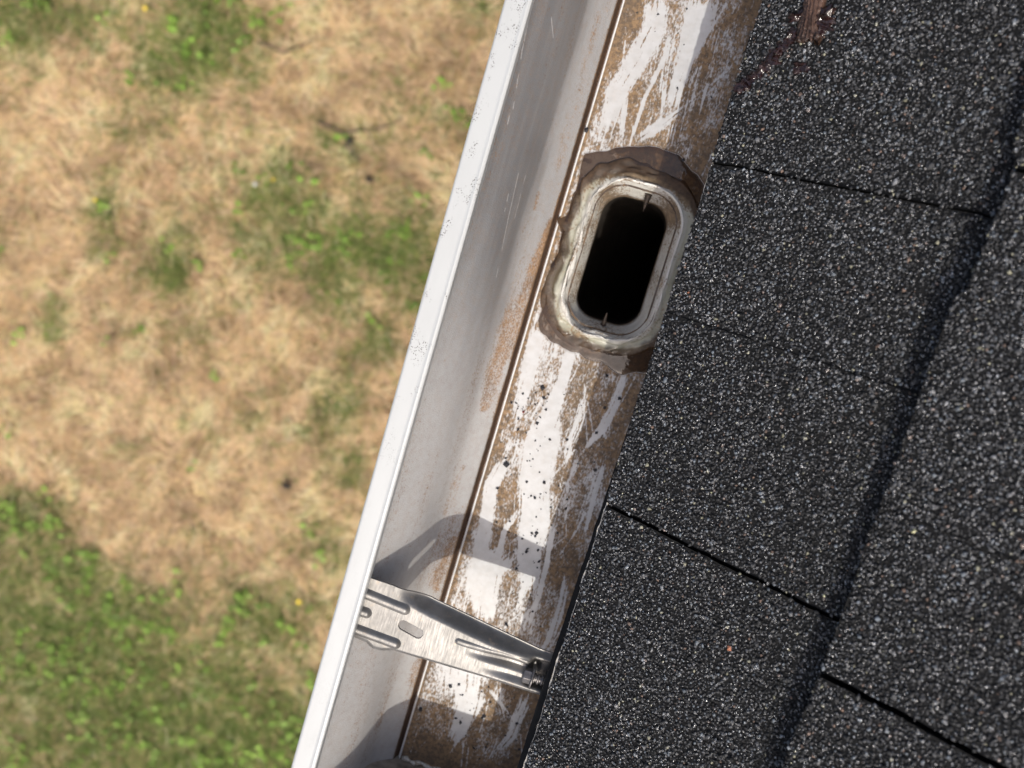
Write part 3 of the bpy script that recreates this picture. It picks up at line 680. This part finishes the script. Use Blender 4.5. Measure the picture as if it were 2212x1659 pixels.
def granules(u, v, h, tint, seed):
    n = len(u); r = np.random.default_rng(seed)
    sz = np.exp(r.normal(-3.72, .26, n)); sz = np.clip(sz, .013, .05)
    base = OCT[None]*(1+r.normal(0, .22, (n, 6, 1)))+r.normal(0, .16, (n, 6, 3))
    ax = r.normal(0, 1, (n, 3)); ax /= np.linalg.norm(ax, axis=1)[:, None]; an = r.uniform(0, 3.14, n)
    c, s_ = np.cos(an)[:, None, None], np.sin(an)[:, None, None]; A = ax[:, None, :]
    q = base*c+np.cross(np.broadcast_to(A, base.shape), base)*s_+A*(base*A).sum(-1, keepdims=True)*(1-c)
    q = q*sz[:, None, None]*np.stack([r.uniform(.85, 1.35, n), r.uniform(.85, 1.35, n), r.uniform(.6, .9, n)], -1)[:, None, :]
    U = u[:, None]+q[:, :, 0]; W = v[:, None]+q[:, :, 1]; H = h[:, None]+q[:, :, 2]+.004
    V = rp(U, W, H).reshape(-1, 3); F = (np.arange(n)[:, None, None]*6+OF[None]).reshape(-1, 3)
    g = np.exp(r.normal(0, .7, n))*.030*tint; col = np.stack([g*.98, g*1.0, g*1.04], -1)
    k = r.random(n); w1 = k < .012; col[w1] = np.array([.26, .25, .18])*r.uniform(.6, 1.3, w1.sum())[:, None]
    w2 = (k > .98); col[w2] = np.array([.13, .09, .07])*r.uniform(.6, 1.4, w2.sum())[:, None]
    w3 = (k > .035) & (k < .09); col[w3] = np.array([.15, .17, .19])*r.uniform(.6, 1.2, w3.sum())[:, None]
    col = np.clip(col, .008, .6)
    gls = np.where(r.random(n) < .34, r.uniform(.6, 1, n), r.uniform(0, .35, n)); return V, F, np.repeat(np.hstack([col, gls[:, None]]), 6, axis=0)
def shingle(k, ev0, ev1, lo, tint, seed, lbl=None, lift=0.0):
    """one strip of course k between side edges ev0(u) < ev1(u); lo(v) the ragged lower edge"""
    u0 = k*EX; n_u, n_v = 60, 90; TH = .28 if k == 0 else .42
    s = np.linspace(0, 1, n_u); t = np.linspace(0, 1, n_v)
    def top(u, v): return -DR*(u-u0)/EX+lift+.03*(fbm(np.asarray(u)*.8+5*k, np.asarray(v)*.5, 400+seed)-.5)-.035*np.exp(-np.maximum(u-lo(v), 0)/.05)
    Uc = u0+s*(EX+.4); Sg, Tg = np.meshgrid(s, t, indexing='ij')
    Vv = ev0(Uc)[:, None]*(1-t)+ev1(Uc)[:, None]*t
    UU = lo(Vv)+(Uc[:, None]-u0)*(u0+EX+.4-lo(Vv))/(EX+.4)
    H = top(UU, Vv); T = rp(UU, Vv, H); B = rp(UU-0.0, Vv, -DR*(UU-u0)/EX-TH+.012)
    V = np.concatenate([T.reshape(-1, 3), B.reshape(-1, 3)]); off = n_u*n_v
    F = [gridf(n_u, n_v)[:, ::-1], gridf(n_u, n_v, off)]
    e = np.arange(n_v-1); F.append(np.stack([e, e+1, e+1+off, e+off], -1)); b = (n_u-1)*n_v; F.append(np.stack([b+e+1, b+e, b+e+off, b+e+1+off], -1))
    e = np.arange(n_u-1)*n_v; F.append(np.stack([e+n_v, e, e+off, e+n_v+off], -1)); e2 = e+n_v-1; F.append(np.stack([e2, e2+n_v, e2+n_v+off, e2+off], -1))
    F = np.concatenate(F)
    vmid = (ev0(np.array([u0]))[0], ev1(np.array([u0]))[0])
    near = k < 2 and vmid[1] > GR_V[0] and vmid[0] < GR_V[1]
    o = mk('shingle', V, F, MAT_ASPH if near else MAT_SHINGLE, house)
    if near:
        g = .046; va, vb = max(vmid[0]-.3, GR_V[0]), min(vmid[1]+.3, GR_V[1]); ua, ub = u0-.15, min(u0+EX+.1, GR_N)
        gu, gv = np.meshgrid(np.arange(ua, ub, g*.87), np.arange(va, vb, g), indexing='ij'); r = np.random.default_rng(900+seed)
        gv = gv+(np.arange(gu.shape[0])[:, None] % 2)*g/2; gu = gu+r.normal(0, g*.3, gu.shape); gv = gv+r.normal(0, g*.3, gv.shape)
        gu, gv = gu.ravel(), gv.ravel(); jit = r.normal(0, .014, gu.shape)
        kp = (gu > lo(gv)+jit+.012) & (gv > ev0(gu)+.015+jit) & (gv < ev1(gu)-.015-jit) & (r.random(gu.shape) < .965)
        gu, gv = gu[kp], gv[kp]; tn = tint*(.75+.5*fbm(gu*.7, gv*.7, 77))
        V1, F1, C1 = granules(gu, gv, top(gu, gv)+r.normal(0, .009, gu.shape), tn, seed)
        # a few on the lower rim, coloured darker to deepen the step's shadow
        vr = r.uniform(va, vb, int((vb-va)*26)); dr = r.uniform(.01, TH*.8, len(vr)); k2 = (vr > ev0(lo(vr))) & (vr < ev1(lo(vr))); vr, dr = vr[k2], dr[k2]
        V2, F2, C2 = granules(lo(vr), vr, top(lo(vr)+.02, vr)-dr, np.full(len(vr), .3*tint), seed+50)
        me = o.data; me.materials.append(MAT_GRAN)
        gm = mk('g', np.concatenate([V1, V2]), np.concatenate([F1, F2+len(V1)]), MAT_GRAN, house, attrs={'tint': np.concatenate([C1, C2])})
        import bmesh
        nv, nf = len(V)+len(gm.data.vertices), len(F)+len(gm.data.polygons)
        # merge slab and granules into one mesh by arrays
        a = np.empty(len(V)*3, np.float32); o.data.vertices.foreach_get('co', a); b_ = np.empty(len(gm.data.vertices)*3, np.float32); gm.data.vertices.foreach_get('co', b_)
        nm = bpy.data.meshes.new('shingle'); nm.vertices.add(nv); nm.vertices.foreach_set('co', np.concatenate([a, b_]))
        FG = np.concatenate([F1, F2+len(V1)])+len(V); li = np.concatenate([F.ravel(), FG.ravel()]).astype(np.int32)
        nm.loops.add(len(li)); nm.loops.foreach_set('vertex_index', li)
        nm.polygons.add(nf); nm.polygons.foreach_set('loop_start', np.concatenate([np.arange(len(F))*4, len(F)*4+np.arange(len(FG))*3]).astype(np.int32))
        nm.update(calc_edges=True); nm.materials.append(MAT_ASPH); nm.materials.append(MAT_GRAN)
        nm.polygons.foreach_set('material_index', np.concatenate([np.zeros(len(F)), np.ones(len(FG))]).astype(np.int32))
        ca = np.concatenate([np.ones((len(V), 4))*.05, np.concatenate([C1, C2])]).astype(np.float32)
        at_ = nm.attributes.new('tint', 'FLOAT_COLOR', 'POINT'); at_.data.foreach_set('color', ca.ravel())
        old = gm.data; bpy.data.objects.remove(gm); bpy.data.meshes.remove(old); om = o.data; o.data = nm; bpy.data.meshes.remove(om); nm.name = 'shingle'; nm.update()
    if lbl: o['label'] = lbl
    return o
def edge(v0, amp, seed, shift=0.0): return lambda u: v0+shift+amp*(fbm(np.asarray(u, float)*.5, np.asarray(u, float)*0+v0, 500+seed, 2)-.5)+.035*(fbm(np.asarray(u, float)*5, np.asarray(u, float)*0+v0, 560+seed, 2)-.5)
def low0(v): v = np.asarray(v, float); return -.06+.11*sst(4, -9.5, v)+.045*(fbm(v*1.4, v*0, 520)-.5)+.03*(fbm(v*6, v*0, 521)-.5)
def low1(v): v = np.asarray(v, float); return EX+.02+.10*(fbm(v*.5, v*0, 524)-.5)+.05*(fbm(v*5, v*0, 523)-.5)+.10*sst(.12, -.1, np.abs(v-2.0)-1.0)
def lowk(k): return lambda v: k*EX+.1*(fbm(np.asarray(v, float)*.4, np.asarray(v, float)*0+k, 530)-.5)
J1 = [(-52, .05), (-24, .05), (-14, .05), (-4.13, .036), (-.5, .0), (2.19, .014), (12.0, .03), (20, .05), (34, .05), (60, .05), (118, .05)]
J2 = [(-52, .05), (-26, .05), (-14, .05), (-4.83, .036), (-2.2, .001), (2.79, .03), (12.0, .03), (26, .05), (44, .05), (72, .05), (118, .05)]
T1 = [1, 1, 1, .95, 1.05, 1.15, 1.35, 1, 1, 1]; T2 = [1, 1, 1.15, .95, 1.35, 1.1, 1.0, 1, 1, 1]
L1 = [(-0.0)]*10
for k, (J, T, lo) in enumerate(((J1, T1, low0), (J2, T2, low1))):
    for i in range(len(J)-1):
        (a, ga), (b, gb) = J[i], J[i+1]
        shingle(k, edge(a, .10, int(k*20+a*3) % 50, ga), edge(b, .10, int(k*20+b*3) % 50, -gb), lo, T[i], 10*k+i+1, lift=(.03 if (i+k) % 2 else 0.0))
for k in range(2, 26):
    jj = [-52]+np.arange(-40+5*(k % 3), 118, 13.0).tolist()+[118]
    for a, b in zip(jj[:-1], jj[1:]):
        vv = (a+.05, b-.05); u0 = k*EX
        P = [rp(np.array(u), np.array(v), np.array(h)) for u, v, h in ((u0, vv[0], 0), (u0, vv[1], 0), (u0+EX+.4, vv[1], -.43), (u0+EX+.4, vv[0], -.43), (u0, vv[0], -.41), (u0, vv[1], -.41), (u0+EX+.4, vv[1], -.84), (u0+EX+.4, vv[0], -.84))]
        mk('shingle', P, [(0, 3, 2, 1), (0, 1, 5, 4), (1, 2, 6, 5), (2, 3, 7, 6), (3, 0, 4, 7), (4, 5, 6, 7)], MAT_SHINGLE, house)
TH = .28
# starter strip peeping out under the first course, with the torn pale edge of its release film
vs = np.arange(-52, 118, .08); us = -.21-.10*sst(0, -8, vs)+.03*(fbm(vs*3, vs*0, 541)-.5)+.02*(fbm(vs*14, vs*0, 542)-.5)
V = []; F = []
for u_, v_ in zip(us, vs):
    for uu, hh in ((u_, -TH-.01), (u_-.0, -TH-.10), (6, -TH-.42), (6, -TH-.33)): V.append(rp(np.array(uu), np.array(v_), np.array(hh)))
for i in range(len(vs)-1):
    for j in range(4): F.append((4*i+j, 4*i+(j+1) % 4, 4*i+4+(j+1) % 4, 4*i+4+j))
recalc(mk('starter_strip', V, F, MAT_ASPH, house))
vs = np.arange(-11.9, 7.9, .03); ul = low0(vs)-.018+.022*(fbm(vs*7, vs*0, 551)-.5); V = []; F = []
for u_, v_, q in zip(ul, vs, fbm(vs*2.2, vs*0, 552)):
    wd = .006+.03*max(0, q-.42)*4*(v_ < -1); hh = -.06
    for uu, dh in ((u_-wd, 0), (u_+.03, .01), (u_+.03, -.006), (u_-wd, -.012)): V.append(rp(np.array(uu), np.array(v_), np.array(hh+dh)))
for i in range(len(vs)-1):
    for j in range(4): F.append((4*i+j, 4*i+(j+1) % 4, 4*i+4+(j+1) % 4, 4*i+4+j))
recalc(mk('shingle_film_edge', V, F, plain('pale_film', (.55, .50, .42), .3, 0, 300, .3), house))
# drip edge, deck, fascia, soffit, wall
P = [rp(np.array(u), np.array(v), np.array(h)) for v in (-52., 118.) for u, h in ((.35, -.74), (.35, -.80), (8, -1.2), (8, -1.14))]
mk('drip_edge', P, [(0,1,2,3), (4,7,6,5), (0,3,7,4), (1,5,6,2), (0,4,5,1), (3,2,6,7)], MAT_WHITE, house)
P = [rp(np.array(u), np.array(v), np.array(h)) for v in (-52., 118.) for u, h in ((1.1, -1.25), (1.1, -1.9), (124, -1.9), (124, -1.25))]
mk('roof_deck', P, [(0,1,2,3), (4,7,6,5), (0,3,7,4), (1,5,6,2), (0,4,5,1), (3,2,6,7)], MAT_WOOD, house)
V, F = box(5.05, 5.9, -52, 118, -5.2, -.75); mk('fascia', V, F, MAT_WHITE, house)
V, F = box(5.9, 17.2, -52, 118, -5.2, -4.7); mk('soffit', V, F, MAT_WHITE, house)
V, F = box(17.2, 190, -50, 116, -HL-2, -4.0); mk('wall', V, F, plain('house_siding', (.55, .52, .46), .7, 0, 20, .08), house)

# ------------------------------------------------------------------ things lying on the roof and in the gutter
def onroof(px, py, h=0.0):
    p = at(px, py, 0, RO, RN); u = (p-RO)@RU; hs = -DR*(u % EX)/EX
    return at(px, py, 0, RO+(hs+h)*RN, RN)
def blob_strip(name, pts, mat, lbl, cat, n=10, grp=None, lump=.35, flat=.6):
    """lumpy strip along traced points [(x, y, radius_px)]"""
    D = []; R = []
    for i in range(len(pts)-1):
        for t in np.linspace(0, 1, 9, endpoint=False):
            a, b = np.array(pts[i], float), np.array(pts[i+1], float); c = a*(1-t)+b*t
            D.append(onroof(c[0], c[1], .03)+np.array([0, random.gauss(0, .02), 0])); R.append(c[2]/58*(1+lump*random.uniform(-1, 1)))
    R[0] = .01; R[-1] = .01
    v, f = tube(D, R, n); v = np.array(v); ctr = np.repeat(np.array(D), n, 0)
    dd = v-ctr; hn = dd@RN; dd = dd-hn[:, None]*RN*(1-flat)
    v = ctr+dd*(1+rng.normal(0, lump*.55, (len(v), 1)))
    return tag(mk(name, v, f, mat, smooth=False), lbl, cat, grp)
MAT_TAR = plain('wet_reddish_resin', (.018, .008, .007), .10, 0, 300, .5, .7, .0015)
MAT_BARK = M('wet_bark'); MAT_BARK.p(Base_Color=MAT_BARK.mix(MAT_BARK.ramp(MAT_BARK.noise(260, 4, .7, sc3=(1, .2, 1)), .3, .7), (.02, .011, .007), (.10, .055, .036)), Roughness=.4); MAT_BARK.bump(MAT_BARK.noise(300, 4, .7, sc3=(1, .2, 1)), .9, .0015); MAT_BARK = MAT_BARK.m
blob_strip('resin_streak', [(1728, 62, 4), (1712, 78, 7), (1695, 98, 6), (1678, 118, 7), (1660, 138, 7), (1645, 152, 5), (1628, 168, 5), (1612, 182, 6), (1596, 190, 5), (1588, 196, 2)], MAT_TAR, 'dark red wet resin streak running from the bark to the shingle edge', 'resin')
blob_strip('resin_drop', [(1716, 142, 2), (1728, 148, 6), (1738, 152, 6), (1746, 146, 2)], MAT_TAR, 'small round dab of resin alone on the shingle below the bark', 'resin')
blob_strip('resin_dab', [(1708, 48, 2), (1718, 40, 6), (1730, 36, 5), (1738, 44, 2)], MAT_TAR, 'brown resin dab touching the left side of the bark strip', 'resin')
blob_strip('resin_clump', [(1772, 30, 5), (1786, 38, 10), (1780, 52, 10), (1768, 66, 7), (1774, 84, 4)], MAT_TAR, 'shiny red-black clump along the right side of the bark strip', 'resin')
def bark():
    nu, nv = 44, 16; V = []
    ax = [(1762, -40, 17), (1760, -10, 17), (1757, 20, 15), (1753, 50, 16), (1750, 75, 22), (1748, 92, 25)]
    for i in range(nu):
        t = i/(nu-1)*(len(ax)-1); a = int(min(t, len(ax)-2)); fr = t-a; c = np.array(ax[a], float)*(1-fr)+np.array(ax[a+1], float)*fr
        for j in range(nv):
            s = -1+2*j/(nv-1); p = onroof(c[0]+s*c[2], c[1]+(4*math.sin(j*1.9)+3*math.sin(j*4.1) if i == nu-1 else 0), .05)
            hgt = .04+.09*math.sqrt(max(0, 1-s*s*.9))+.025*math.sin(j*2.1+i*.07)+random.gauss(0, .006)
            V.append(p+RN*hgt)
    o = mk('bark_strip', np.array(V), gridf(nu, nv), MAT_BARK, smooth=True); s = o.modifiers.new('thickness', 'SOLIDIFY'); s.thickness = .003; s.offset = -1
    tag(o, 'curled strip of wet brown bark stuck to the shingles at the top', 'bark')
bark()
def chip(name, p, nrm, r, mat, lbl, cat, grp=None, me=None, sq=.6):
    if me is None:
        me = bpy.data.meshes.new(name); q = OCT*(1+rng.normal(0, .15, (6, 1)))+rng.normal(0, .12, (6, 3)); q = q*np.array([1, rng.uniform(.7, 1.1), sq])
        me.from_pydata([tuple(a*S) for a in q], [], [tuple(map(int, a)) for a in OF]); me.materials.append(mat)
    o = bpy.data.objects.new(name, me); COL.objects.link(o)
    o.location = (p[0]*S, p[1]*S, (p[2]+HL)*S); o.scale = (r, r*random.uniform(.7, 1.3), r)
    z = Vector(nrm); o.rotation_euler = (z.to_track_quat('Z', 'Y') @ __import__('mathutils').Quaternion((0, 0, 1), random.uniform(0, 6.28))).to_euler()
    return tag(o, lbl, cat, grp)
MAT_ORG = plain('orange_stone', (.38, .15, .08), .5, 0, 300, .3); MAT_CRM = plain('cream_stone', (.38, .37, .22), .5, 0, 300, .2)
for (px, py, r, m_, lb) in ((1575, 1401, .045, MAT_ORG, 'orange stone chip on the lower shingle'), (1781, 1287, .05, MAT_CRM, 'pale cream chip beside the dark joint near the course step'),
                            (1537, 1064, .035, MAT_CRM, 'cream chip on the shingle just above the long diagonal joint'), (1905, 1050, .035, MAT_CRM, 'pale chip in the shadow at the course step'),
                            (1345, 1066, .03, MAT_CRM, 'tiny cream chip near the shingle edge over the gutter'), (1487, 632, .03, MAT_ORG, 'tiny orange chip on the shingle beside the outlet hole'),
                            (1974, 1148, .045, MAT_CRM, 'cream chip on the second shingle course')):
    up = px > 1960
    chip('stone_chip', onroof(px, py, .03), RN, r, m_, lb, 'stone chip')
MAT_GRIT = plain('black_grit', (.022, .022, .026), .5, 0, 900, .4, .5, .0004); MAT_GRITR = plain('dark_red_grit', (.14, .03, .025), .5, 0, 900, .4)
protos = [None]*6; grit = []
big = [(1172, 838, .062, 'largest black granule in the group just below the outlet'), (1094, 1003, .085, 'long black crumb, the largest in the middle of the gutter floor'), (1075, 1055, .05, 'star-shaped black crumb left of the wiped strip'),
       (1306, 880, .05, 'black granule on the brown floor right of the curved wiped streak'), (1337, 860, .05, 'black granule lying on the curved wiped streak'), (1164, 1213, .055, 'black granule low on the floor above the hanger'),
       (908, 1532, .075, 'largest round black granule on the brown floor below the hanger'), (994, 1561, .055, 'pointed black granule on the white patch below the hanger'), (1045, 1488+60, .05, 'black granule right of centre below the hanger'),
       (1267, 281, .06, 'black granule lodged in the crease above the outlet'), (1310, 812, .05, 'black sliver on the brown stain under the puddle'), (1286, 1016, .045, 'black speck near the shingle edge halfway down the floor'),
       (1475, 347, .05, 'black crumb at the right edge of the puddle')]
for px, py, r, lb in big:
    q = at(px, py, ZF+.03); chip('grit_granule', (q[0], q[1], ZF+.6*r*.8), (0, 0, 1), r, MAT_GRIT, lb, 'granule', 'loose granules on the gutter floor')
q = at(1131, 889, ZF); chip('grit_granule', (q[0], q[1], ZF+.02), (0, 0, 1), .045, MAT_GRITR, 'dark red granule on the wiped white strip', 'granule', 'loose granules on the gutter floor')
q = at(1443, 593, -3.3); chip('grit_granule', (q[0]-.0, q[1], -3.30), (-.6, 0, .8), .06, MAT_GRIT, 'dark sliver on the white right side of the outlet collar', 'granule', 'loose granules on the gutter floor')
WT = 'tiny black granule '
zones = [([(random.gauss(1150, 34), random.uniform(850, 1230)) for _ in range(95)]+[(random.gauss(1125, 25), random.gauss(866, 12)) for _ in range(10)], WT+'scattered on the wiped white strip between outlet and hanger'),
         ([(random.uniform(960, 1130), random.uniform(1470, 1640)) for _ in range(34)], WT+'on the floor below the hanger, near the end cap'),
         ([(random.uniform(1215, 1300), random.uniform(740, 1250)) for _ in range(20)], WT+'on the brown right-hand side of the floor, beside the shingle edge'),
         ([(random.uniform(1330, 1560), random.uniform(10, 280)) for _ in range(13)], WT+'on the far floor above the puddle'),
         ([(random.uniform(1060, 1170), random.uniform(1255, 1370)) for _ in range(14)], WT+'on the white patch right above the hanger')]
pts = [(a, b, l) for z, l in zones for a, b in z]
for i, (px, py, lb) in enumerate(pts):
    q = at(px, py, ZF)
    if not (XG+.1 < q[0] < 4.9) or sdrr(q[0], q[1]) < .75: continue
    r = float(np.clip(np.exp(random.gauss(-3.75, .42)), .010, .045))
    o = chip('grit_granule', (q[0], q[1], ZF+.6*r*.8), (0, 0, 1), r, MAT_GRIT, lb, 'granule', 'loose granules on the gutter floor', me=protos[i % 6])
    if protos[i % 6] is None: protos[i % 6] = o.data
